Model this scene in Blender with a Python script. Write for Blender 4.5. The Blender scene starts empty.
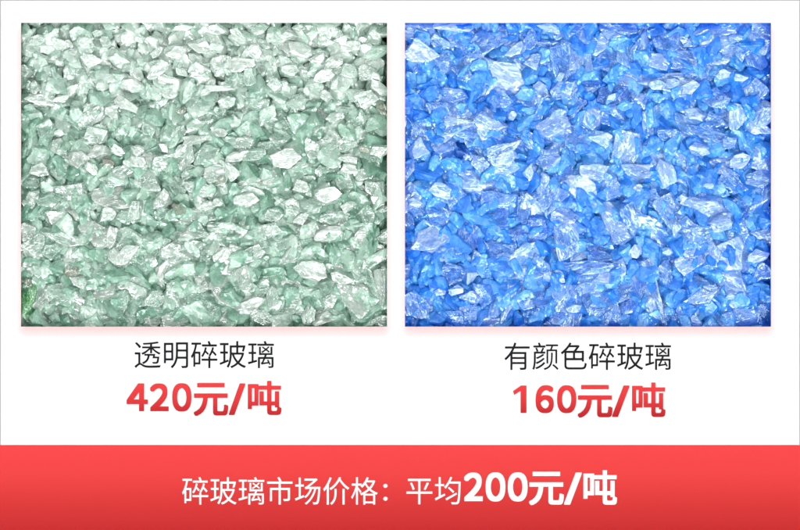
import bpy, bmesh, math, random
import numpy as np

# ------------------------------------------------------------------ basics
PX = 0.001                                   # one picture pixel of the printed card = 1 mm
SC = bpy.context.scene
COL = SC.collection
R = math.radians

def X(px): return (px - 400.0) * PX
def Y(py): return (265.0 - py) * PX

def lin(r, g, b):
    f = lambda c: (c / 255) / 12.92 if c / 255 <= 0.04045 else ((c / 255 + 0.055) / 1.055) ** 2.4
    return (f(r), f(g), f(b))

def link(o, parent=None):
    COL.objects.link(o)
    if parent is not None:
        o.parent = parent
    return o

def mesh_obj(name, verts, faces, mat, parent=None):
    me = bpy.data.meshes.new(name)
    me.from_pydata([tuple(v) for v in verts], [], [tuple(f) for f in faces])
    me.materials.append(mat)
    me.update()
    return link(bpy.data.objects.new(name, me), parent)

def tag(o, label=None, cat=None, group=None, kind=None):
    if label: o['label'] = label
    if cat: o['category'] = cat
    if group: o['group'] = group
    if kind: o['kind'] = kind
    return o

def empty(name, loc):
    o = bpy.data.objects.new(name, None)
    o.empty_display_size = 0.02
    o.location = loc
    return link(o)

def boxes(rects):
    """closed boxes (x0,x1,y0,y1,z0,z1) in one vertex/face list"""
    V, F = [], []
    for x0, x1, y0, y1, z0, z1 in rects:
        b = len(V)
        V += [(x0, y0, z0), (x1, y0, z0), (x1, y1, z0), (x0, y1, z0),
              (x0, y0, z1), (x1, y0, z1), (x1, y1, z1), (x0, y1, z1)]
        F += [(b, b+3, b+2, b+1), (b+4, b+5, b+6, b+7), (b, b+1, b+5, b+4),
              (b+1, b+2, b+6, b+5), (b+2, b+3, b+7, b+6), (b+3, b, b+4, b+7)]
    return V, F

# ------------------------------------------------------------------ node helpers
def new_mat(name):
    m = bpy.data.materials.new(name)
    m.use_nodes = True
    m.node_tree.nodes.clear()
    return m, m.node_tree.nodes, m.node_tree.links

def math_node(N, L, op, a, b=None, clamp=False):
    n = N.new('ShaderNodeMath'); n.operation = op; n.use_clamp = clamp
    for i, v in enumerate((a, b)):
        if v is None: continue
        if isinstance(v, (int, float)): n.inputs[i].default_value = v
        else: L.new(v, n.inputs[i])
    return n.outputs[0]

def vec_math(N, L, op, a, b=None):
    n = N.new('ShaderNodeVectorMath'); n.operation = op
    for i, v in enumerate((a, b)):
        if v is None: continue
        if isinstance(v, tuple): n.inputs[i].default_value = v
        else: L.new(v, n.inputs[i])
    return n.outputs[0]

def mix_col(N, L, fac, a, b, blend='MIX'):
    n = N.new('ShaderNodeMix'); n.data_type = 'RGBA'; n.blend_type = blend
    if isinstance(fac, (int, float)): n.inputs[0].default_value = fac
    else: L.new(fac, n.inputs[0])
    for i, v in ((6, a), (7, b)):
        if isinstance(v, tuple): n.inputs[i].default_value = (*v[:3], 1)
        else: L.new(v, n.inputs[i])
    return n.outputs[2]

EXPO = 2.95     # light reaching the card makes a white of 1/EXPO read as 1.0

def paint(name, color, rough=0.7):
    m, N, L = new_mat(name)
    out = N.new('ShaderNodeOutputMaterial'); b = N.new('ShaderNodeBsdfPrincipled')
    b.inputs['Base Color'].default_value = (*[min(0.94, c / EXPO) for c in color], 1)
    b.inputs['Roughness'].default_value = rough
    b.inputs['Specular IOR Level'].default_value = 0.0
    L.new(b.outputs[0], out.inputs[0])
    return m

def gradient_paint(name, stops, y_top, y_bot):
    """printed ink that runs from one red to another between two heights of the card"""
    m, N, L = new_mat(name)
    out = N.new('ShaderNodeOutputMaterial'); b = N.new('ShaderNodeBsdfPrincipled')
    b.inputs['Roughness'].default_value = 0.7
    b.inputs['Specular IOR Level'].default_value = 0.0
    tc = N.new('ShaderNodeTexCoord'); sp = N.new('ShaderNodeSeparateXYZ')
    L.new(tc.outputs['Object'], sp.inputs[0])
    mr = N.new('ShaderNodeMapRange')
    mr.inputs['From Min'].default_value = Y(y_top); mr.inputs['From Max'].default_value = Y(y_bot)
    L.new(sp.outputs['Y'], mr.inputs['Value'])
    cr = N.new('ShaderNodeValToRGB'); L.new(mr.outputs[0], cr.inputs[0])
    el = cr.color_ramp.elements
    while len(el) < len(stops): el.new(0.5)
    for e, (p, c) in zip(el, stops):
        e.position = p; e.color = (*[min(0.94, v / EXPO) for v in lin(*c)], 1)
    L.new(cr.outputs[0], b.inputs['Base Color']); L.new(b.outputs[0], out.inputs[0])
    return m

# card stock: white with a soft pink tint printed round each window
WIN = {'clear': (21, 387, 23, 326.6), 'blue': (405, 771, 23, 326.6)}

def card_material():
    m, N, L = new_mat('printed_white_card')
    out = N.new('ShaderNodeOutputMaterial'); b = N.new('ShaderNodeBsdfPrincipled')
    b.inputs['Roughness'].default_value = 0.75
    b.inputs['Specular IOR Level'].default_value = 0.0
    tc = N.new('ShaderNodeTexCoord'); sp = N.new('ShaderNodeSeparateXYZ')
    L.new(tc.outputs['Object'], sp.inputs[0])
    tint = None
    for x0, x1, y0, y1 in WIN.values():
        cx, cy = X((x0 + x1) / 2), Y((y0 + y1) / 2 + 6.5)
        hx, hy = (x1 - x0) / 2 * PX - 0.006, (y1 - y0) / 2 * PX - 0.006
        dx = math_node(N, L, 'MAXIMUM', math_node(N, L, 'SUBTRACT', math_node(N, L, 'ABSOLUTE', math_node(N, L, 'SUBTRACT', sp.outputs['X'], cx)), hx), 0.0)
        dy = math_node(N, L, 'MAXIMUM', math_node(N, L, 'SUBTRACT', math_node(N, L, 'ABSOLUTE', math_node(N, L, 'SUBTRACT', sp.outputs['Y'], cy)), hy), 0.0)
        d = math_node(N, L, 'SQRT', math_node(N, L, 'ADD', math_node(N, L, 'MULTIPLY', dx, dx), math_node(N, L, 'MULTIPLY', dy, dy)))
        mr = N.new('ShaderNodeMapRange'); mr.interpolation_type = 'SMOOTHERSTEP'
        mr.inputs['From Min'].default_value = -0.004; mr.inputs['From Max'].default_value = 0.022
        mr.inputs['To Min'].default_value = 1.0; mr.inputs['To Max'].default_value = 0.0
        L.new(d, mr.inputs['Value'])
        tint = mr.outputs[0] if tint is None else math_node(N, L, 'MAXIMUM', tint, mr.outputs[0])
    pk = tuple(v / EXPO for v in lin(253, 222, 222))
    wh = (1.2 / EXPO,) * 3
    L.new(mix_col(N, L, tint, wh, pk), b.inputs['Base Color'])
    L.new(b.outputs[0], out.inputs[0])
    return m

# ------------------------------------------------------------------ broken glass material
def glass_material(name, from_attribute=False, whiten=(0.95, 0.96, 0.96), bump=0.35, deep=(.1, .3, .2), veil=(.7, .7, .7), body=0.08, bend=.25):
    """tinted broken glass: clear refracting body, inner fracture planes that catch the light, cloudy patches, white glare painted in colour.
    Each shard brings its own tint (rgb) and cloudiness with painted glare (alpha)."""
    m, N, L = new_mat(name)
    out = N.new('ShaderNodeOutputMaterial')
    M = lambda op, a, b=None, c=False: math_node(N, L, op, a, b, c)
    geo = N.new('ShaderNodeNewGeometry'); pos = geo.outputs['Position']
    if from_attribute:
        at = N.new('ShaderNodeAttribute'); at.attribute_name = 'tint'
        col, cloud_glare = at.outputs['Color'], at.outputs['Alpha']
        sc = N.new('ShaderNodeVectorMath'); sc.operation = 'SCALE'; sc.inputs['Scale'].default_value = 110
        L.new(pos, sc.inputs[0]); base = sc.outputs[0]
    else:
        oi = N.new('ShaderNodeObjectInfo')
        col, cloud_glare = oi.outputs['Color'], oi.outputs['Alpha']
        tc = N.new('ShaderNodeTexCoord')
        off = N.new('ShaderNodeVectorMath'); off.operation = 'SCALE'; off.inputs[0].default_value = (37, 11, 23)
        L.new(oi.outputs['Random'], off.inputs['Scale'])
        ad = N.new('ShaderNodeVectorMath'); ad.operation = 'MULTIPLY_ADD'
        ad.inputs[1].default_value = (1.0, 1.7, 1.3)
        L.new(tc.outputs['Object'], ad.inputs[0]); L.new(off.outputs[0], ad.inputs[2]); base = ad.outputs[0]
    def noise(vec, scale, detail, dist, rough=0.6, colour=False):
        n = N.new('ShaderNodeTexNoise'); n.inputs['Scale'].default_value = scale; n.inputs['Detail'].default_value = detail
        n.inputs['Roughness'].default_value = rough; n.inputs['Distortion'].default_value = dist
        L.new(vec, n.inputs['Vector']); return n.outputs['Color' if colour else 0]
    def ramp(v, a, b, lo, hi):
        r = N.new('ShaderNodeMapRange'); r.inputs['From Min'].default_value = a; r.inputs['From Max'].default_value = b
        r.inputs['To Min'].default_value = lo; r.inputs['To Max'].default_value = hi
        L.new(v, r.inputs['Value']); return r.outputs[0]
    VM = lambda op, a, b: vec_math(N, L, op, a, b)
    # inner fracture planes: flat cells, each tilted its own way, that flash or go dark as mirrors do
    nc = noise(base, 2.5, 3, 1.5, .6, True)
    sn = N.new('ShaderNodeSeparateColor'); L.new(nc, sn.inputs[0])
    n1, crack, patch = sn.outputs[0], sn.outputs[1], sn.outputs[2]
    nf = noise(pos, 280, 1, 1.0, .5, True)
    sf = N.new('ShaderNodeSeparateColor'); L.new(nf, sf.inputs[0]); n2 = sf.outputs[0]
    wv = VM('ADD', base, VM('MULTIPLY', nc, (.8, .8, .8)))
    vo = N.new('ShaderNodeTexVoronoi'); vo.inputs['Scale'].default_value = 1.3; L.new(wv, vo.inputs['Vector'])
    sp = N.new('ShaderNodeSeparateColor'); L.new(vo.outputs['Color'], sp.inputs[0]); cell = sp.outputs[0]
    ea = N.new('ShaderNodeAttribute'); ea.attribute_name = 'edge'      # rim glints painted as whiter, glossier edges between the fracture faces
    edge = M('MULTIPLY', ea.outputs['Fac'], ramp(patch, .38, .6, 0, 1))
    tilt = VM('ADD', VM('MULTIPLY', VM('SUBTRACT', vo.outputs['Color'], (.5, .5, .5)), (.55,) * 3),
              VM('MULTIPLY', VM('SUBTRACT', nc, (.5, .5, .5)), (.7,) * 3))
    if not from_attribute:
        vf = N.new('ShaderNodeTexVoronoi'); vf.inputs['Scale'].default_value = 4.2; L.new(wv, vf.inputs['Vector'])
        tilt = VM('ADD', tilt, VM('MULTIPLY', VM('SUBTRACT', vf.outputs['Color'], (.5, .5, .5)), (.12,) * 3))
    tilt = VM('ADD', tilt, VM('MULTIPLY', VM('SUBTRACT', nf, (.5, .5, .5)), (.06,) * 3))
    nrm = VM('NORMALIZE', VM('ADD', geo.outputs['Normal'], tilt), None)
    t = M('ADD', M('MULTIPLY', cell, .24), M('MULTIPLY', n1, .55))
    t = M('ADD', t, M('MULTIPLY', n2, .16))
    t = M('ADD', t, M('MULTIPLY', edge, .15))
    t = M('ADD', t, M('MULTIPLY', cloud_glare, .50))
    t = M('SUBTRACT', t, .29)
    tone = mix_col(N, L, ramp(t, .05, .32, 1, 0), mix_col(N, L, ramp(t, .34, .62, 0, .85), col, veil), deep)
    tone = mix_col(N, L, ramp(t, .60, .78, 0, 1), tone, whiten)  # glare and glints put into the colour as white patches
    # body: see-through, with light scattered inside it
    tp = N.new('ShaderNodeBsdfTransparent'); L.new(mix_col(N, L, .82, col, (1, 1, 1)), tp.inputs['Color'])
    d = N.new('ShaderNodeBsdfDiffuse'); L.new(tone, d.inputs['Color']); L.new(nrm, d.inputs['Normal'])
    tr = N.new('ShaderNodeBsdfTranslucent'); L.new(tone, tr.inputs['Color'])
    def mix(f, a, b):
        n = N.new('ShaderNodeMixShader')
        if isinstance(f, (int, float)): n.inputs[0].default_value = f
        else: L.new(f, n.inputs[0])
        L.new(a.outputs[0], n.inputs[1]); L.new(b.outputs[0], n.inputs[2]); return n
    rf = N.new('ShaderNodeBsdfRefraction'); rf.inputs['IOR'].default_value = 1.3; rf.inputs['Roughness'].default_value = .05
    L.new(mix_col(N, L, .7, col, (1, 1, 1)), rf.inputs['Color']); L.new(nrm, rf.inputs['Normal'])
    scat = mix(.52, d, tr)
    see = mix(bend, tp, rf)
    bodyn = mix(ramp(t, .05, .75, body, .72 if body < .5 else .85), see, scat)
    gl = N.new('ShaderNodeBsdfAnisotropic'); gl.inputs['Roughness'].default_value = .17
    gl.inputs['Color'].default_value = (whiten[0] ** 2, whiten[1] ** 1.4, whiten[2], 1); L.new(nrm, gl.inputs['Normal'])
    lw = N.new('ShaderNodeFresnel'); lw.inputs['IOR'].default_value = 1.52; L.new(nrm, lw.inputs['Normal'])
    silver = M('MULTIPLY', ramp(cloud_glare, .05, .6, .03, .30), ramp(crack, .49, .58, .02, 1))
    silver = M('ADD', silver, M('MULTIPLY', edge, .25))
    silver = M('MINIMUM', M('ADD', silver, M('MULTIPLY', lw.outputs[0], .8)), .85)
    fin = mix(silver, bodyn, gl)
    L.new(fin.outputs[0], out.inputs[0])
    return m

# ------------------------------------------------------------------ shard shapes
def ico(level):
    bm = bmesh.new(); bmesh.ops.create_icosphere(bm, subdivisions=level, radius=1.0)
    V = np.array([v.co[:] for v in bm.verts]); F = [tuple(v.index for v in f.verts) for f in bm.faces]
    bm.free(); return V / np.linalg.norm(V, axis=1)[:, None], F

ICO5, ICO3 = ico(5), ico(3)

def shard_coords(rng, dirs, thick=0.6, rough=0.012):
    """a chip of broken glass: flat and scooped fracture faces meeting in sharp edges, fitted to a 2 x 2 x 2*thick box"""
    nf = rng.integers(8, 14)
    n = rng.normal(size=(nf, 3)); n[:, 2] *= 0.75
    # a few faces round the rim give an angular outline
    m = rng.integers(4, 7); a = np.sort(rng.uniform(0, 2 * math.pi / m, m) + np.arange(m) * 2 * math.pi / m)
    rim = np.stack([np.cos(a), np.sin(a), rng.uniform(-.35, .35, m)], 1)
    n = np.vstack([n, rim, [[rng.uniform(-.3, .3), rng.uniform(-.3, .3), 1]], [[rng.uniform(-.3, .3), rng.uniform(-.3, .3), -1]]])
    n /= np.linalg.norm(n, axis=1)[:, None]
    h = rng.uniform(0.62, 1.0, len(n)); h[-2:] = rng.uniform(.5, .7, 2)
    c = dirs @ n.T
    c = np.where(c > 0.08, c, 0.08)
    t = np.sqrt(np.maximum(1 / (c * c) - 1, 0))
    k = rng.uniform(-0.05, 0.32, len(n)); wd = rng.uniform(.45, .9, len(n))
    ph = rng.uniform(0, 6, len(n)); fr = rng.uniform(9, 20, len(n))
    q = rng.normal(size=(len(n), 3)); q /= np.linalg.norm(q, axis=1)[:, None]
    dist = np.sqrt(np.maximum(2 - 2 * dirs @ q.T, 0))
    r = h / c * (1 - k * np.exp(-(t / wd) ** 2)) + rough * np.sin(fr * dist + ph)
    two = np.sort(r, axis=1)[:, :2]; edge = np.exp(-((two[:, 1] - two[:, 0]) / 0.035))
    ks = rng.uniform(18, 50)                     # how worn the edges are
    r = -np.log(np.exp(-ks * np.minimum(r, 3)).sum(axis=1)) / ks
    r = np.minimum(r, 1.9)
    P = dirs * r[:, None]
    lo, hi = P.min(0), P.max(0)
    P = (P - (lo + hi) / 2) / ((hi - lo) / 2)
    P[:, 2] *= thick
    return P, edge

rng = np.random.default_rng(11)
NPROTO = 30
def protos(mat):
    out = []
    for i in range(NPROTO):
        P, edge = shard_coords(rng, ICO5[0], thick=rng.uniform(.5, .75))
        me = bpy.data.meshes.new('shard_shape')
        me.from_pydata([tuple(p) for p in P], [], ICO5[1])
        me.materials.append(mat)
        at = me.attributes.new('edge', 'FLOAT', 'POINT'); at.data.foreach_set('value', edge.astype(np.float32))
        for p in me.polygons: p.use_smooth = True
        me.set_sharp_from_angle(angle=R(24))
        out.append(me)
    return out

# ------------------------------------------------------------------ what the photograph shows
# x, y, width, height (picture pixels), tilt in degrees, tone [, name used in labels]
# tones: W white glare put into the colour, P pinkish light, L light, M middle, D deep, B brown, G vivid green, K dark grey
CLEAR = [
 (25,71,14,12,0,'W','bright white chip on the left edge above the green hollow'),(55,31,7,6,0,'W'),(45,32,6,5,0,'W'),(65,27,8,6,0,'W'),
 (105,42,11,12,20,'W','round white chip near the top left'),(97,33,11,5,15,'W'),(90,61,22,11,5,'W','glittering white cluster chip upper left'),(57,62,9,6,-20,'W'),
 (110,78,13,7,-30,'W'),(128,82,15,10,0,'W','white ring-like chip upper left'),(60,99,19,7,10,'W','long white chip left of centre top'),(38,99,28,8,3,'L'),
 (126,105,24,11,-35,'W','curved white hook shard upper left'),(139,110,18,15,0,'D'),(36,109,26,13,0,'D'),(31,121,11,9,0,'D','small deep green chip on the left'),
 (90,74,30,10,0,'D'),(128,65,15,15,0,'D'),(92,114,26,20,30,'L'),(110,111,16,17,0,'L'),(35,88,13,13,0,'L'),(68,43,7,10,60,'W'),(70,77,7,5,0,'W'),
 (72,52,10,7,0,'W'),(139,38,11,9,0,'W'),(45,70,12,14,0,'D'),(30,85,12,10,0,'D'),(35,40,20,12,0,'L'),(60,44,18,12,0,'L'),(85,42,18,12,0,'M'),
 (183,27,21,8,0,'W','long white chip at the top edge'),(153,42,17,10,-30,'W'),(157,68,27,13,20,'W','large white shard upper left of centre'),(198,69,18,22,70,'W','upright white shard top centre'),
 (219,62,23,20,10,'W','crackled white shard top centre'),(242,64,25,11,0,'W','flat white shard top centre'),(238,36,21,12,-35,'W'),(259,29,17,12,0,'W'),(257,53,20,14,-40,'W','slanting white shard top centre'),
 (219,88,27,6,0,'W','thin white bar of glass above the centre'),(164,93,13,9,0,'W'),(151,107,24,17,0,'D','deep green hollow shard left of centre'),(236,80,24,15,0,'D'),(210,97,17,13,0,'D'),
 (194,99,12,18,0,'D'),(181,111,7,11,-70,'B'),(219,112,15,13,0,'D'),(225,101,15,12,0,'L'),(255,105,26,15,0,'D'),(170,82,26,10,0,'L'),(181,72,14,6,-40,'W'),
 (217,29,17,12,0,'W'),(261,69,9,10,0,'K'),(206,92,11,7,10,'W'),(200,45,26,16,0,'L'),(175,50,24,16,0,'L'),
 (316,59,17,13,0,'W','bright white round shard top right'),(332,63,23,14,20,'W'),(349,46,21,14,-20,'W','white angular shard top right'),(341,40,13,9,0,'W'),(362,39,12,8,0,'W'),(375,35,13,6,-20,'W'),
 (366,47,13,9,20,'W'),(290,69,17,12,0,'W'),(324,76,21,11,10,'W','white shard with a bent edge upper right'),(335,84,13,7,60,'W'),(326,96,13,12,0,'W'),(375,75,10,8,0,'W','small bright white chip near the right edge'),
 (368,72,19,17,0,'L'),(379,88,19,12,-20,'W','white shard at the right edge'),(366,101,25,20,15,'L'),(322,113,13,8,-45,'K','dark splinter right of centre'),(276,118,32,15,0,'D'),(339,109,20,13,0,'D'),
 (335,117,17,11,0,'L'),(349,71,22,15,0,'M'),(306,91,6,8,0,'W'),(288,29,8,8,0,'K'),(381,109,11,14,0,'B'),(275,86,16,15,0,'L'),(288,34,17,8,20,'W'),
 (299,27,15,7,0,'W'),(269,57,8,7,0,'W'),(297,101,24,14,10,'M'),(300,50,24,16,0,'L'),(355,95,20,14,0,'M'),
 (76,158,26,17,-25,'W','brilliant white shard left of centre'),(91,168,14,8,-50,'W'),(97,152,21,8,20,'W'),(108,163,14,11,0,'B','brownish chip left of centre'),(135,161,22,9,-20,'W','white spearhead shard'),
 (137,150,13,10,-30,'W'),(57,147,17,18,0,'L'),(28,149,17,18,0,'L'),(40,171,17,14,-30,'W','white speckled chip on the left'),(30,181,17,13,0,'L'),(69,191,30,15,0,'L','flat sparkling shard on the left'),
 (59,132,10,9,0,'W'),(110,179,23,11,0,'L'),(116,198,42,17,5,'P','wide frosted shard left of centre'),(124,187,18,11,0,'D'),(29,197,17,19,0,'L'),(107,215,17,12,40,'W'),
 (124,173,24,16,20,'L'),(120,134,20,20,0,'D'),(95,135,26,20,0,'L'),(32,215,20,15,0,'M'),(78,213,26,20,0,'L'),(55,219,22,12,0,'L'),
 (124,217,18,14,0,'M'),(135,212,20,12,70,'L'),(118,151,13,5,-30,'W'),(48,200,22,14,0,'M'),
 (196,139,26,9,10,'W','long white shard in the middle'),(219,132,15,9,0,'W'),(164,148,11,7,-60,'W'),(162,162,34,30,0,'L','big clear shard left of centre'),(183,156,28,18,60,'L'),(206,154,30,15,5,'M'),
 (229,170,18,9,-50,'W','white pointed tooth in the middle'),(217,174,32,22,0,'L'),(220,180,8,7,30,'B','small brown speck chip in the middle'),(234,156,17,10,10,'W'),(243,153,9,8,0,'W'),
 (248,190,34,26,10,'L','large rimmed shard in the middle'),(246,199,22,6,10,'W'),(148,181,23,22,0,'L'),(162,200,16,18,-20,'W'),(162,215,18,12,0,'D'),(179,210,14,12,0,'B','reddish brown chip below centre left'),
 (208,206,15,6,0,'W'),(218,202,9,8,0,'W'),(198,189,28,17,0,'L'),(193,172,22,14,0,'M'),(147,157,12,11,0,'W'),(253,154,22,14,0,'M'),(259,183,7,6,0,'B'),
 (261,202,17,13,0,'D'),(200,217,36,15,0,'L'),(240,140,26,12,0,'L'),(176,135,24,14,50,'L'),(178,163,4,5,0,'B'),
 (285,158,28,12,5,'W','brightest white shard right of centre'),(280,137,22,18,0,'M'),(313,149,17,20,0,'L'),(330,143,25,24,0,'L','clear blocky shard right of centre'),(349,143,20,17,0,'L'),(379,151,19,9,10,'W','white chip at the right edge'),
 (364,149,11,7,0,'B'),(349,169,15,9,0,'W'),(347,159,17,6,0,'W'),(297,170,38,20,10,'L'),(271,179,20,8,20,'W'),(301,186,19,7,0,'W'),
 (303,194,28,20,-10,'M'),(326,197,28,11,20,'W','sparkling slanted shard right of centre'),(347,181,26,20,0,'M'),(375,189,22,20,-50,'L'),(364,174,18,18,0,'L'),(377,200,17,9,-30,'W'),
 (349,206,13,5,30,'W'),(379,215,17,15,0,'D'),(301,219,13,9,50,'W'),(271,215,19,15,0,'L'),(290,206,22,15,-20,'L'),(342,222,9,5,0,'K'),
 (375,164,26,15,0,'D'),(311,206,26,16,0,'M'),(334,215,26,16,0,'M'),(365,215,20,16,0,'M'),
 (24,232,16,18,-40,'P','white wedge on the left edge'),(31,247,24,26,0,'L'),(30,265,30,22,25,'L','slab-like shard on the left edge'),(63,237,40,13,-20,'L','long pale sliver sloping right'),(95,236,30,27,0,'P','upright frosted block lower left'),
 (128,244,36,30,20,'M','clear shard with a white rim'),(126,256,24,5,35,'W'),(110,238,20,9,85,'W'),(114,256,13,11,-60,'W'),(67,263,36,26,65,'L','grey speckled shard lower left'),(71,271,15,6,20,'B'),
 (91,261,28,30,60,'L'),(78,280,16,11,-45,'W'),(103,290,36,30,0,'P','big frosted shard lower left'),(128,282,22,8,20,'L'),(40,294,26,22,50,'L'),(67,293,32,16,10,'M'),
 (65,307,36,27,-30,'L','striated shard at the lower left'),(27,302,14,26,0,'G','vivid green chip in the lower left corner'),(38,321,24,12,0,'K','dark grey chip in the lower left corner'),(120,305,24,16,70,'M'),(138,294,24,22,0,'L'),
 (111,272,26,16,0,'D'),(135,263,20,15,0,'D'),(97,319,26,15,0,'M'),(25,282,13,13,0,'B'),(50,250,18,16,0,'M'),
 (152,256,18,13,70,'L'),(162,269,19,10,60,'W','white upright splinter below centre left'),(177,254,28,20,0,'L'),(183,240,30,16,0,'M'),(179,276,36,18,0,'D','deep green shard below centre left'),(204,284,15,15,0,'P'),
 (221,255,17,13,60,'W'),(234,261,32,30,0,'P','big frosted shard below centre'),(252,253,22,13,30,'L'),(244,278,20,16,70,'P'),(227,292,32,28,-20,'P','rounded pale shard at the bottom centre'),(250,305,25,10,20,'W'),
 (257,288,20,17,0,'M'),(183,297,28,20,0,'M'),(181,316,32,20,0,'L','clear shard with a thin bright outline at the bottom'),(152,301,20,15,20,'L'),(151,316,26,18,0,'L'),(204,303,28,20,0,'D'),
 (231,316,38,20,0,'L','broad clear shard at the bottom edge'),(261,318,18,16,0,'L'),(147,236,13,10,80,'D'),(193,233,36,18,0,'L'),(229,236,36,16,0,'M'),(262,240,20,26,0,'M'),
 (271,231,22,15,0,'L'),(309,234,28,20,-20,'P'),(328,233,22,15,0,'W','glittering shard lower right'),(364,233,22,17,30,'W'),(383,236,16,14,0,'L'),(303,244,22,14,0,'D'),(364,252,24,13,0,'D','deep green gap shard lower right'),
 (284,261,32,28,20,'L'),(311,271,28,15,-20,'W','white fan-shaped shard lower right'),(341,261,30,30,0,'P'),(358,265,30,27,-30,'M','smooth green shard lower right'),(313,286,38,16,0,'D'),(343,280,23,14,-30,'W'),
 (288,305,28,26,0,'L','cupped shard at the bottom right'),(326,306,36,30,0,'L','rounded shard with a white lower rim'),(324,319,24,6,10,'W'),(356,295,34,18,-45,'P','sparkling slanted shard bottom right'),(362,309,32,24,0,'L'),
 (368,286,26,20,-50,'M'),(381,288,30,15,-80,'P','tall pale shard on the right edge'),(381,309,14,12,0,'D'),(301,318,14,15,0,'D'),(309,314,17,9,80,'L'),(271,297,20,13,80,'L'),(379,322,18,8,0,'L'),
 (377,257,20,20,0,'L'),(294,284,22,13,0,'P'),(210,262,24,22,0,'M'),
]
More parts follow.
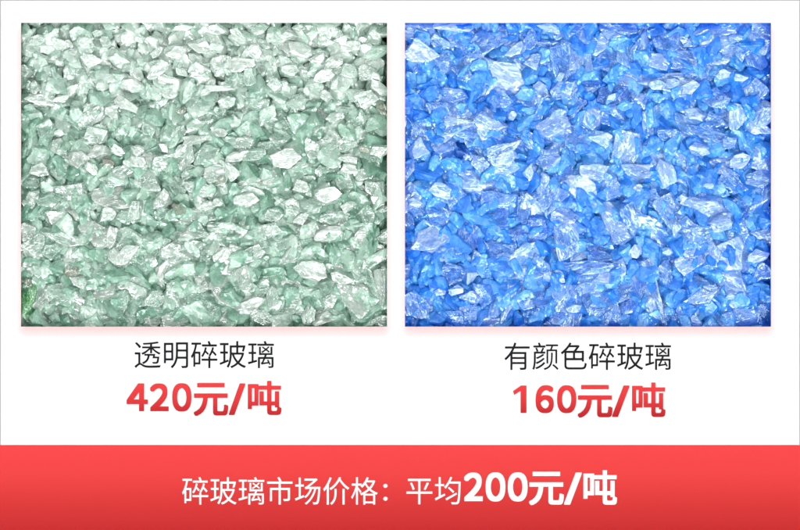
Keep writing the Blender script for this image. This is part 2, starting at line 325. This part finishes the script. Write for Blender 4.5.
BLUE = [
 (456,26,36,9,0,'W','white sliver at the top edge'),(421,36,32,26,0,'L'),(422,53,30,14,-25,'W','white slanting shard at the upper left'),(460,40,32,26,0,'L'),(493,41,40,28,10,'M'),(446,62,28,20,0,'L'),
 (493,79,54,26,-15,'W','large white arrowhead shard'),(418,84,32,21,-10,'L'),(412,61,16,14,0,'D'),(449,96,30,16,15,'L'),(461,113,40,29,10,'P','lilac rounded shard at the upper left'),(490,118,30,30,-10,'P'),
 (425,104,36,14,10,'M'),(505,97,24,17,0,'M'),(515,35,24,20,30,'L'),(516,51,18,7,30,'W'),(530,38,14,18,0,'M'),(508,62,22,14,-50,'D'),(512,115,8,8,0,'W'),
 (549,27,19,8,-20,'W','small white crescent at the top edge'),(576,28,26,14,0,'L'),(532,61,17,15,0,'P','small pinkish chip near the top'),(579,50,34,24,80,'P','upright lilac shard near the top'),(607,43,42,17,-5,'P','wide pinkish shard near the top'),(605,60,36,20,0,'M'),
 (550,44,36,24,0,'M'),(542,92,26,18,-10,'P'),(566,90,24,18,0,'L'),(623,70,36,24,-25,'P','oval streaked shard right of top centre'),(592,76,22,20,0,'D'),(590,112,38,28,-65,'P','drooping lilac shard in the upper middle'),
 (555,119,26,20,65,'L'),(535,110,36,15,50,'M'),(612,95,30,16,0,'D'),(612,97,8,6,0,'W'),(641,100,22,18,60,'L'),(620,116,32,17,0,'M'),(615,28,36,14,-5,'L'),(561,76,10,6,40,'W'),
 (686,48,28,18,-20,'P','pinkish white shard at the upper right'),(685,60,34,20,-25,'L'),(658,61,21,8,-10,'W','flat white chip right of the top centre'),(713,34,52,22,10,'L','broad pale shard at the top right'),(736,38,11,6,0,'P'),(728,53,40,26,5,'L'),(725,74,17,9,5,'W','small white wedge at the upper right'),
 (669,82,60,20,-3,'P','long lens shard with white blotches'),(658,84,14,8,0,'W'),(672,84,14,7,10,'W'),(690,88,16,5,15,'W'),(756,58,26,12,-60,'L'),(742,78,12,6,0,'W'),(757,95,32,24,80,'L'),(766,112,22,18,45,'W','white shard on the right edge'),
 (700,70,32,17,0,'M'),(735,89,28,22,0,'D'),(717,98,24,18,0,'M'),(697,116,22,11,-15,'P'),(663,106,36,28,-30,'L'),(738,118,24,14,85,'W','upright white shard right of centre'),(766,30,22,16,0,'L'),(716,120,20,16,0,'M'),
 (668,40,26,18,0,'M'),(745,50,16,22,0,'M'),(765,45,14,16,0,'L'),
 (417,145,36,30,-45,'P','big lilac-white shard on the left'),(418,150,16,14,40,'W'),(442,152,22,22,0,'L'),(452,128,38,9,0,'P'),(490,129,32,15,0,'P'),(466,155,30,24,80,'D'),(481,163,15,15,0,'P','round pinkish chip left of centre'),
 (505,149,32,14,25,'P','striped wedge left of centre'),(506,158,20,5,10,'W'),(503,169,28,20,0,'L'),(445,181,52,25,0,'L','wide pale shard left of centre'),(440,190,20,8,-10,'W'),(475,186,42,22,-10,'P'),(412,200,32,26,45,'P','bright cloudy shard on the left edge'),
 (415,203,12,9,0,'W'),(450,216,42,24,0,'M'),(500,201,32,17,10,'L'),(407,172,18,8,80,'W'),(521,180,17,18,0,'D'),(522,210,16,26,0,'M'),(440,140,24,14,0,'D'),
 (552,133,32,26,5,'P'),(548,160,22,18,0,'L'),(597,160,42,31,0,'M','dark rounded shard with a white lower rim'),(594,172,24,6,-5,'W'),(632,148,42,34,75,'P','tall cloudy shard in the middle'),(601,138,20,8,-20,'W'),
 (580,188,34,26,-30,'W','speckled white shard in the middle'),(610,187,34,29,10,'L','rounded shard with a bright rim in the middle'),(548,196,32,28,60,'L'),(563,171,17,17,0,'D'),(612,215,38,26,-40,'P','smooth lilac shard in the middle'),(640,171,32,13,-8,'W'),
 (565,216,22,18,0,'L'),(578,137,28,26,0,'M'),(530,171,15,9,70,'W'),(585,216,26,26,0,'D'),(637,194,22,16,0,'D'),(638,188,8,6,0,'W'),(532,195,18,20,0,'M'),
 (675,172,46,40,-50,'P','large bright shard right of centre'),(666,172,24,9,-75,'W'),(705,203,38,24,0,'P','triangular pinkish shard right of centre'),(723,165,36,15,-20,'P'),(739,161,21,7,10,'W'),(765,160,22,22,0,'P'),(760,181,32,14,0,'L'),
 (672,212,30,16,-55,'L'),(697,161,18,20,0,'D','deep blue gap shard right of centre'),(728,142,16,11,0,'L'),(705,140,42,26,0,'M'),(760,127,24,9,-25,'W'),(672,134,26,18,0,'M'),(720,221,20,11,0,'P'),(757,205,40,28,80,'M'),
 (737,212,28,22,0,'D'),(655,198,24,20,0,'M'),(700,149,18,5,-5,'W'),(684,198,9,8,0,'W'),(709,186,8,3,0,'W'),(735,185,26,20,-30,'M'),
 (425,234,46,32,15,'L','large shard with a white crescent'),(430,241,34,10,20,'W'),(443,249,25,18,20,'L'),(418,273,38,24,0,'L'),(452,271,30,27,0,'M','dark rounded shard at the lower left'),(500,240,44,30,0,'M','lilac-blue pane with a light rim'),(470,240,28,24,80,'D'),
 (480,265,24,24,0,'L'),(472,277,13,6,85,'W'),(507,304,40,14,76,'P','long lilac bar standing upright'),(499,302,36,7,72,'L'),(488,296,26,26,0,'M'),(470,297,17,10,0,'P'),(468,313,14,13,0,'L'),(440,306,46,28,0,'M'),(415,305,30,22,-60,'L'),
 (410,247,20,16,0,'M'),(488,323,20,8,0,'P'),(440,292,10,5,0,'W'),(456,290,12,6,10,'W'),(525,300,16,30,0,'M'),(405,320,20,16,0,'D'),(455,322,30,14,0,'M'),
 (538,217,42,36,-45,'P','broad pale wedge in the lower middle'),(567,238,32,21,-75,'L'),(588,246,36,24,50,'P','lilac shard leaning right'),(616,232,28,22,-30,'P'),(636,251,12,10,60,'W','tiny brilliant chip below the centre'),
 (580,272,66,21,8,'M','long boat-shaped shard'),(555,277,18,8,-10,'W'),(621,268,14,14,0,'P'),(602,278,19,8,15,'W'),(566,306,42,36,80,'L','large shard with a white spot at the bottom'),(574,308,13,9,20,'W'),(608,290,46,30,30,'L','fan-edged shard below the centre'),
 (612,316,26,18,80,'L'),(534,307,30,24,80,'M'),(530,303,9,9,0,'W'),(649,292,66,25,-72,'P','long lilac shard slanting to the bottom'),(652,305,18,7,-80,'W'),(630,292,44,14,80,'D'),(556,252,42,20,0,'D'),(590,315,22,26,0,'D'),
 (540,270,20,24,0,'M'),(606,258,30,14,0,'M'),(598,246,30,16,0,'D'),
 (687,263,28,24,10,'P'),(713,252,30,26,60,'P'),(738,256,36,30,-40,'W','bright white shard at the lower right'),(755,238,38,28,-30,'P','lilac shard near the right edge'),(759,256,18,8,15,'W'),(728,285,48,34,-35,'P','fan-striped shard at the lower right'),
 (695,287,42,12,-10,'M'),(710,288,10,4,-10,'W'),(705,298,28,17,20,'P'),(668,252,9,6,0,'W'),(680,240,42,22,10,'D'),(665,279,28,18,-70,'M'),(663,270,10,4,-40,'W'),(667,302,42,24,-60,'M'),(690,312,26,22,60,'L'),(720,317,42,24,0,'M'),(755,302,42,32,60,'L'),
 (765,272,20,24,0,'M'),(676,227,16,9,-80,'W'),(721,226,18,9,0,'W'),(731,297,8,3,0,'W'),(652,258,24,20,0,'D'),(690,227,20,20,0,'L'),(740,320,30,14,0,'L'),(696,322,8,10,50,'W'),
]

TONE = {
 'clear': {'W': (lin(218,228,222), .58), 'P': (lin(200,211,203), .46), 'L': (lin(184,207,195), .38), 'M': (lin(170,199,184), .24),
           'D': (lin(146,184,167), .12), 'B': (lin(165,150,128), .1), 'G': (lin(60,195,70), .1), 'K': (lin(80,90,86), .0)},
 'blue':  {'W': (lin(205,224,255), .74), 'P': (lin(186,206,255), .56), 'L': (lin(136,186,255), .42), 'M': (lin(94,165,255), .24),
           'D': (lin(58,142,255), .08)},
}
BASE = {'clear': lin(120,180,152), 'blue': lin(8,125,255)}
LOOK = {
 'clear': {'W': 'glare-painted white', 'P': 'frosted pale', 'L': 'light clear', 'M': 'soft green tinted', 'D': 'deeper green', 'B': 'brown stained', 'G': 'vivid green', 'K': 'dark grey'},
 'blue':  {'W': 'glare-painted white', 'P': 'pale lilac', 'L': 'light blue', 'M': 'mid blue', 'D': 'deep blue'},
}
KIND = {'clear': ('clear_glass_shard', 'clear glass shard', 'broken clear glass shards heaped in the left window'),
        'blue': ('blue_glass_shard', 'blue glass shard', 'broken blue glass shards heaped in the right window')}

random.seed(5)
FILL = ('M', 'L', 'M', 'D', 'L')

def jitter(c, a):
    k = 1 + random.uniform(-a, a)
    return tuple(min(1.0, max(0.0, v * k)) for v in c)

def body_colour(key, c):
    return (c[0] * .90, c[1] * .99, c[2] * .94) if key == 'clear' else (c[0] * .5, c[1] * .78, min(.97, c[2] * 1.1))

def direction(dx, dy):
    names = ['right of', 'above and right of', 'above', 'above and left of', 'left of', 'below and left of', 'below', 'below and right of']
    return names[int(round(math.degrees(math.atan2(-dy, dx)) / 45)) % 8]

def build_heap(key, listed, mat, mat_stuff):
    x0, x1, y0, y1 = WIN[key]
    shapes = protos(mat)
    items = [dict(x=e[0], y=e[1], w=e[2], h=e[3], a=e[4], t=e[5], name=e[6] if len(e) > 6 else None, fill=False) for e in listed]
    for it in items:      # glare patches stand as white shards of their own, made chunkier
        if not (it['name'] and any(k in it['name'] for k in ('bar', 'sliver', 'lens', 'boat', 'splinter', 'long', 'hook', 'wedge', 'crescent'))):
            it['h'] = max(it['h'], it['w'] * .62)
    # the less striking shards between the listed ones
    target = (300 if key == 'clear' else 275) - len(items)
    print('listed', key, len(items))
    cand = []
    tries = 0
    while len(cand) < target and tries < 60000:
        tries += 1
        x, y = random.uniform(x0 - 1, x1 + 1), random.uniform(y0 - 2, y1 + 2)
        f = (y - y0) / (y1 - y0)
        base = (14 + 17 * f) if key == 'clear' else (27 + 14 * f)
        ok = True
        for it in items + cand:
            rr = 0.25 * (it['w'] + it['h']) / 2 + base * 0.30 * (1 - tries / 70000)
            if (it['x'] - x) ** 2 + (it['y'] - y) ** 2 < rr * rr:
                ok = False; break
        if ok:
            w = base * random.uniform(.85, 1.25)
            cand.append(dict(x=x, y=y, w=w, h=w * random.uniform(.6, .85), a=random.uniform(-90, 90), t=random.choice(FILL), name=None, fill=True))
    items += cand
    anchors = [it for it in items if it['name']]
    used = set()
    nm, catlong, grp = KIND[key]
    for i, it in enumerate(items):
        area = it['w'] * it['h']
        size = math.sqrt(area)
        me = shapes[random.randrange(NPROTO)]
        o = bpy.data.objects.new(nm, me)
        grow = 1.30 if key == 'blue' else (1.02 + .36 * (it['y'] - y0) / (y1 - y0)) * (.85 if it['t'] in 'BK' else 1)
        sx, sy = it['w'] / 2 * grow * PX, it['h'] / 2 * grow * PX
        sz = min(sx, sy) * random.uniform(.9, 1.15)
        if it['fill']: top = -0.010 - random.random() * 0.006
        elif it['t'] == 'D': top = -0.010 - random.random() * 0.005
        elif it['t'] == 'W': top = -0.0045 - random.random() * 0.005
        else: top = -0.004 - 0.006 * min(1, max(0, (size - 6) / 30)) - random.random() * 0.004
        inside = min(it['x'] - x0, x1 - it['x'], it['y'] - y0, y1 - it['y']) > max(it['w'], it['h']) * .6
        if inside: top += .002
        else: top += .0006
        o.location = (X(it['x']), Y(it['y']), top - sz * 0.62)
        o.scale = (sx, sy, sz)
        flip = random.choice((0, math.pi))
        o.rotation_euler = (flip + random.uniform(-.16, .16), random.uniform(-.16, .16), R(it['a']) + random.choice((0, math.pi)))
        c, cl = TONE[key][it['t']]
        if it['t'] in 'BG' and it['y'] > 290: o.scale = (sx * 1.1, sy * 1.1, sz)
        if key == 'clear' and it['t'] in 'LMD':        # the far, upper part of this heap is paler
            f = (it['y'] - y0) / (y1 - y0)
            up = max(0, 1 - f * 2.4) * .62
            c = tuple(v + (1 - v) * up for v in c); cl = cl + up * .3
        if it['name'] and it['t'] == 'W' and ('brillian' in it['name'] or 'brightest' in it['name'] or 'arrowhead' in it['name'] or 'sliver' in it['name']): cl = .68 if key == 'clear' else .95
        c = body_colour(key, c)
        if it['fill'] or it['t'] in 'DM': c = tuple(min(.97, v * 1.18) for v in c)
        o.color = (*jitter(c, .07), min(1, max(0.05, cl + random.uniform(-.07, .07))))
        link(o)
        # ---- label
        look = LOOK[key][it['t']]
        if it['name']:
            lab = it['name'] + (' in the clear glass' if key == 'clear' else ' in the blue glass')
        else:
            near = sorted(anchors, key=lambda q: (q['x'] - it['x']) ** 2 + (q['y'] - it['y']) ** 2)
            lab = None
            szw = 'tiny' if size < 9 else 'small' if size < 15 else 'medium' if size < 23 else 'large'
            for q in near[:16]:
                short = q['name']
                cndt = '%s %s shard %s the %s' % (szw, look, direction(it['x'] - q['x'], it['y'] - q['y']), short)
                if cndt not in used and len(cndt.split()) <= 16:
                    lab = cndt; break
            if lab is None: lab = cndt
        if len(lab.split()) > 16: lab = ' '.join(lab.split()[:16])
        used.add(lab)
        tag(o, lab, 'glass shard', grp)
    # the rest of the heap, deeper and smaller: one mass
    V, F, C = [], [], []
    base3, faces3 = ICO3
    variants = [shard_coords(rng, base3, thick=.65)[0] for _ in range(16)]
    nb = len(base3)
    pieces = []
    for layer, (step, z) in enumerate(((11, -0.0185), (14, -0.026), (20, -0.040))):
        y = y0 - 6
        while y < y1 + 6:
            x = x0 + 2
            while x < x1 - 1:
                pieces.append((min(x1, max(x0, x + random.uniform(-6, 6))), y + random.uniform(-6, 6), z + random.uniform(-.004, .004), random.uniform(10, 17) * (1 if layer == 0 else 1.25)))
                x += step
            y += step
    for (x, y, z, s) in pieces:
        f = min(1, max(0, (y - y0) / (y1 - y0)))
        if key == 'clear': s *= .85 + .3 * f
        P = variants[random.randrange(16)] * (s * PX * np.array([random.uniform(.8, 1.1), random.uniform(.55, .85), .7]))
        a, b_, c_ = random.uniform(0, 6.28), random.uniform(-.6, .6), random.uniform(-.6, .6)
        Rz = np.array([[math.cos(a), -math.sin(a), 0], [math.sin(a), math.cos(a), 0], [0, 0, 1]])
        Rx = np.array([[1, 0, 0], [0, math.cos(b_), -math.sin(b_)], [0, math.sin(b_), math.cos(b_)]])
        Ry = np.array([[math.cos(c_), 0, math.sin(c_)], [0, 1, 0], [-math.sin(c_), 0, math.cos(c_)]])
        P = P @ (Rz @ Rx @ Ry).T + np.array([X(x), Y(y), z])
        o0 = len(V)
        V.extend(map(tuple, P)); F.extend([tuple(i + o0 for i in f) for f in faces3])
        t = random.choice('DDMML' if key == 'clear' else 'DDMM')
        c, cl = TONE[key][t]
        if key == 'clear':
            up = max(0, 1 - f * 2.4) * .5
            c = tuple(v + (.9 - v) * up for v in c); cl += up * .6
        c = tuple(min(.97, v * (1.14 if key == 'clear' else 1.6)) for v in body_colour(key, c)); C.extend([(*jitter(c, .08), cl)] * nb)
    me = bpy.data.meshes.new('glass_rubble'); me.from_pydata(V, [], F); me.materials.append(mat_stuff)
    at = me.color_attributes.new('tint', 'FLOAT_COLOR', 'POINT')
    at.data.foreach_set('color', np.array(C, dtype=np.float32).ravel())
    o = link(bpy.data.objects.new('glass_rubble', me))
    if key == 'clear':
        tag(o, 'mass of small greenish clear glass fragments underneath the larger clear shards', 'broken glass', None, 'stuff')
    else:
        tag(o, 'mass of small deep blue glass fragments underneath the larger blue shards', 'broken glass', None, 'stuff')

# ------------------------------------------------------------------ the card with its windows, trays, banner and print
card = empty('price_board', (0, 0, 0))
tag(card, 'white price board with two windows of broken glass and a red banner along its foot', 'price board')

m_card = card_material()
T = 0.0006
EX = 3.0
xs = [-EX, 21, 387, 405, 771, 800 + EX]
ys = [-EX, 23, 326.6, 530 + EX]
def grid_sheet():
    V, F, idx = [], [], {}
    for k, z in enumerate((0.0, -T)):
        for j, y in enumerate(ys):
            for i, x in enumerate(xs):
                idx[(i, j, k)] = len(V); V.append((X(x), Y(y), z))
    holes = {(1, 1), (3, 1)}
    solid = lambda i, j: 0 <= i < 5 and 0 <= j < 3 and (i, j) not in holes
    for i in range(5):
        for j in range(3):
            if not solid(i, j): continue
            a, b, c, d = (i, j), (i+1, j), (i+1, j+1), (i, j+1)
            F.append([idx[(*p, 0)] for p in (d, c, b, a)])
            F.append([idx[(*p, 1)] for p in (a, b, c, d)])
            for (p, q, n) in ((a, b, (i, j-1)), (b, c, (i+1, j)), (c, d, (i, j+1)), (d, a, (i-1, j))):
                if not solid(*n): F.append([idx[(*p, 0)], idx[(*q, 0)], idx[(*q, 1)], idx[(*p, 1)]])
    return V, F
V, F = grid_sheet()
mesh_obj('card_sheet', V, F, m_card, card)

m_grey = paint('grey_border_ink', lin(200, 200, 200))
V, F = boxes([(X(-EX), X(1.0), Y(445), Y(-EX), 0.0001, 0.0002), (X(799.1), X(800 + EX), Y(445), Y(-EX), 0.0001, 0.0002),
              (X(1.0), X(799.1), Y(1.0), Y(-EX), 0.0001, 0.0002)])
o = mesh_obj('border_strip', V, F, m_grey, card); o['label'] = 'thin light grey border line round the white board'

m_ban = gradient_paint('red_banner_ink', [(0, (255, 78, 80)), (.35, (246, 74, 74)), (.7, (224, 62, 62)), (1, (206, 52, 53))], 445, 530)
V, F = boxes([(X(-EX), X(800 + EX), Y(530 + EX), Y(444.9), 0.0001, 0.0002)])
o = mesh_obj('banner', V, F, m_ban, card); o['label'] = 'red banner strip shading darker to its lower edge'

m_tray = {k: paint(k + '_tray_lining', tuple(v * 2.3 for v in BASE[k])) for k in WIN}
for k, (x0, x1, y0, y1) in WIN.items():
    g, w, dp = 8, 1.0, -0.075
    g2 = 1.0
    a, b, c, d = X(x0 - g2), X(x1 + g2), Y(y1 + g2), Y(y0 - g2)
    t = 0.0075
    zt = -T - 0.0002
    V, F = boxes([(a, b, c, d, dp - t, dp), (a - t, a, c, d, dp, zt), (b, b + t, c, d, dp, zt), (a, b, c - t, c, dp, zt), (a, b, d, d + t, dp, zt)])
    o = mesh_obj('tray', V, F, m_tray[k], card)
    o['label'] = ('green' if k == 'clear' else 'blue') + ' lined tray behind the ' + ('left' if k == 'clear' else 'right') + ' window'

# ---- lettering
ONE = [(0, 0.80), (0.60, 1.0), (1.0, 1.0), (1.0, 0.0), (0.56, 0.0), (0.56, 0.80), (0.08, 0.655)]   # outline of the bold figure one

def glyphs(body, bold):
    """flat outline mesh of some characters; bold strokes are thickened by shifted copies, each a hair above the last"""
    if body == '1':
        n = len(ONE)
        return np.array([(x, y, 0.0) for x, y in ONE]), [(0, 6, 5, 1), (1, 5, 4, 3, 2)]
    cu = bpy.data.curves.new('lettering', 'FONT'); cu.body = body; cu.size = 1; cu.resolution_u = 6
    ob = bpy.data.objects.new('lettering', cu); COL.objects.link(ob)
    bpy.context.view_layer.update()
    me = bpy.data.meshes.new_from_object(ob.evaluated_get(bpy.context.evaluated_depsgraph_get()))
    V = np.array([v.co[:] for v in me.vertices]); F = [tuple(p.vertices) for p in me.polygons]
    V[:, 2] = 0
    bpy.data.objects.remove(ob); bpy.data.curves.remove(cu); bpy.data.meshes.remove(me)
    if bold:
        VV, FF = [V], list(F)
        for k, (ox, oy) in enumerate([(-1, -1), (0, -1), (1, -1), (1, 0), (1, 1), (0, 1), (-1, 1), (-1, 0)]):
            VV.append(V + np.array([ox * bold, oy * bold * .9, (k + 1) * 0.00001]))
            FF += [tuple(i + (k + 1) * len(V) for i in f) for f in F]
        V, F = np.vstack(VV), FF
    return V, F

def lettering(name, pieces, mat, z, label=None):
    """pieces: (text, x0, x1, y0, y1, bold) in picture pixels; each is fitted to its place"""
    VV, FF = [], []
    for body, x0, x1, y0, y1, bold in pieces:
        V, F = glyphs(body, bold)
        lo, hi = V.min(0), V.max(0)
        sx = (x1 - x0) * PX / (hi[0] - lo[0]); sy = (y1 - y0) * PX / (hi[1] - lo[1])
        b = len(VV)
        for v in V:
            VV.append((X(x0) + (v[0] - lo[0]) * sx, Y(y1) + (v[1] - lo[1]) * sy, z + v[2]))
        FF += [tuple(i + b for i in f) for f in F]
    o = mesh_obj(name, VV, FF, mat, card)
    if label: o['label'] = label
    return o

m_black = paint('black_ink', lin(44, 44, 46))
m_white = paint('white_ink', (1.08, 1.08, 1.08))
m_red = gradient_paint('red_price_ink', [(0, (252, 74, 76)), (.5, (238, 66, 68)), (1, (200, 46, 50))], 383, 416)
ZP = 0.0004
lettering('caption', [('透明碎玻璃', 134.5, 274, 341, 368.3, 0)], m_black, ZP, 'black Chinese caption 透明碎玻璃 under the left window')
lettering('caption', [('有颜色碎玻璃', 504.3, 671, 342.5, 370, 0)], m_black, ZP, 'black Chinese caption 有颜色碎玻璃 under the right window')
B1, B2, B3 = 0.034, 0.024, 0.016
lettering('price', [('４', 126.6, 148, 383.4, 411.2, B1), ('２', 149.9, 168.7, 383.4, 411.2, B1), ('０', 172.2, 191.5, 383.2, 411.6, B1),
                    ('元', 193.6, 228.3, 383, 416, B2), ('/', 228.8, 245.4, 383.4, 415, B3), ('吨', 247.8, 281.5, 380.8, 415, B2)],
          m_red, ZP, 'bold red price 420元/吨 under the left window')
lettering('price', [('1', 513, 526.5, 385.5, 413, B1), ('６', 535.5, 553.8, 385.3, 413.2, B1), ('０', 557, 576.3, 385.3, 413.2, B1),
                    ('元', 577.5, 612.5, 385, 417.8, B2), ('/', 612, 629.5, 385.5, 417, B3), ('吨', 632, 665.5, 382.5, 417, B2)],
          m_red, ZP, 'bold red price 160元/吨 under the right window')
ZB = 0.0004
lettering('banner_text', [('碎玻璃市场价格', 182, 377.8, 476.8, 504.7, 0), ('：', 383.3, 387.6, 483.7, 500.6, 0), ('平均', 406.4, 460.6, 476.6, 504.2, 0)],
          m_white, ZB, 'thin white Chinese words 碎玻璃市场价格：平均 on the red banner')
lettering('banner_price', [('２', 464, 482.8, 472.4, 501, B1), ('０', 485.6, 505.4, 472.2, 501.4, B1), ('０', 507.8, 527.6, 472.2, 501.4, B1),
                           ('元', 529, 563.8, 471.5, 505, B2), ('/', 564, 581.8, 472.4, 504.5, B3), ('吨', 583.4, 617, 470, 504.6, B2)],
          m_white, ZB, 'bold white price 200元/吨 on the red banner')

# ------------------------------------------------------------------ the glass
GW, GD = (.96, .965, .95), tuple(v * .85 for v in lin(118, 176, 148))
GV, BV = tuple(v * .92 for v in lin(212, 221, 213)), (.38, .56, .97)
BW, BD = (.80, .88, 1.0), (.04, .27, .97)
build_heap('clear', CLEAR, glass_material('clear_broken_glass', False, GW, deep=GD, veil=GV, body=0.10, bend=.25), glass_material('clear_rubble_glass', True, GW, deep=GD, veil=GV, body=.6))
build_heap('blue', BLUE, glass_material('blue_broken_glass', False, BW, deep=BD, veil=BV), glass_material('blue_rubble_glass', True, BW, deep=BD, veil=BV, body=.6))

# surface the board lies on (only seen from other positions)
m_top = paint('pale_tabletop_paint', (0.7, 0.7, 0.69), 0.5)
V, F = boxes([(-1.4, 1.4, -1.0, 1.0, -0.11, -0.0775)])
tag(mesh_obj('tabletop', V, F, m_top), kind='structure')

# ------------------------------------------------------------------ light
w = bpy.data.worlds.new('World'); SC.world = w; w.use_nodes = True
N, L = w.node_tree.nodes, w.node_tree.links
N.clear()
out = N.new('ShaderNodeOutputWorld'); bg = N.new('ShaderNodeBackground'); L.new(bg.outputs[0], out.inputs[0])
tc = N.new('ShaderNodeTexCoord')
no = N.new('ShaderNodeTexNoise'); no.inputs['Scale'].default_value = 3.2; no.inputs['Detail'].default_value = 1
L.new(tc.outputs['Generated'], no.inputs['Vector'])
cr = N.new('ShaderNodeValToRGB'); L.new(no.outputs[0], cr.inputs[0])
el = cr.color_ramp.elements
el[0].position = .40; el[0].color = (.5, .5, .5, 1)
el[1].position = .58; el[1].color = (1, 1, 1, 1)
vo = N.new('ShaderNodeTexVoronoi'); vo.inputs['Scale'].default_value = 3.2      # small bright spots added to the world so the glass sparkles
L.new(tc.outputs['Generated'], vo.inputs['Vector'])
mr = N.new('ShaderNodeMapRange'); mr.inputs['From Min'].default_value = .18; mr.inputs['From Max'].default_value = .36
mr.inputs['To Min'].default_value = 6.5; mr.inputs['To Max'].default_value = 0.0
L.new(vo.outputs['Distance'], mr.inputs['Value'])
ad = N.new('ShaderNodeMix'); ad.data_type = 'RGBA'; ad.blend_type = 'ADD'; ad.inputs[0].default_value = 1; ad.clamp_result = False
L.new(cr.outputs[0], ad.inputs[6]); L.new(mr.outputs[0], ad.inputs[7])
sx = N.new('ShaderNodeSeparateXYZ'); L.new(tc.outputs['Generated'], sx.inputs[0])      # world light biased brighter on the near side
ym = N.new('ShaderNodeMapRange'); ym.inputs['From Min'].default_value = -.7; ym.inputs['From Max'].default_value = .7
ym.inputs['To Min'].default_value = 1.45; ym.inputs['To Max'].default_value = .55
L.new(sx.outputs['Y'], ym.inputs['Value'])
mu = N.new('ShaderNodeMix'); mu.data_type = 'RGBA'; mu.blend_type = 'MULTIPLY'; mu.inputs[0].default_value = 1; mu.clamp_result = False
L.new(ad.outputs[2], mu.inputs[6]); L.new(ym.outputs[0], mu.inputs[7])
L.new(mu.outputs[2], bg.inputs[0]); bg.inputs[1].default_value = 1.78

def area(name, loc, size, power):
    l = bpy.data.lights.new(name, 'AREA'); l.shape = 'DISK'; l.size = size; l.energy = power
    o = bpy.data.objects.new(name, l); o.location = loc
    d = -np.array(loc); 
    from mathutils import Vector
    o.rotation_euler = Vector(d).to_track_quat('-Z', 'Y').to_euler()
    COL.objects.link(o)
area('soft_lamp', (-1.2, 2.2, 3.0), 1.6, 14)
area('soft_lamp', (1.9, -1.0, 3.0), 1.6, 28)
area('key_lamp', (-0.7, -2.7, 2.3), 2.0, 75)

# ------------------------------------------------------------------ camera
cam = bpy.data.cameras.new('camera'); co = bpy.data.objects.new('camera', cam); COL.objects.link(co)
DIST = 4.0
co.location = (0, 0, DIST)
cam.sensor_width = 36; cam.lens = 36 * DIST / 0.8
cam.clip_start = 0.1; cam.clip_end = 50
SC.camera = co

SC.render.engine = 'CYCLES'
SC.cycles.use_denoising = True
SC.cycles.max_bounces = 6
SC.cycles.transmission_bounces = 5
SC.cycles.transparent_max_bounces = 10
SC.cycles.glossy_bounces = 3
SC.cycles.diffuse_bounces = 3
SC.cycles.caustics_reflective = True
SC.cycles.caustics_refractive = True
SC.cycles.sample_clamp_indirect = 10
SC.cycles.use_adaptive_sampling = True
SC.cycles.adaptive_threshold = 0.04
SC.view_settings.view_transform = 'Standard'
SC.view_settings.look = 'None'
SC.view_settings.exposure = 0
SC.view_settings.gamma = 1
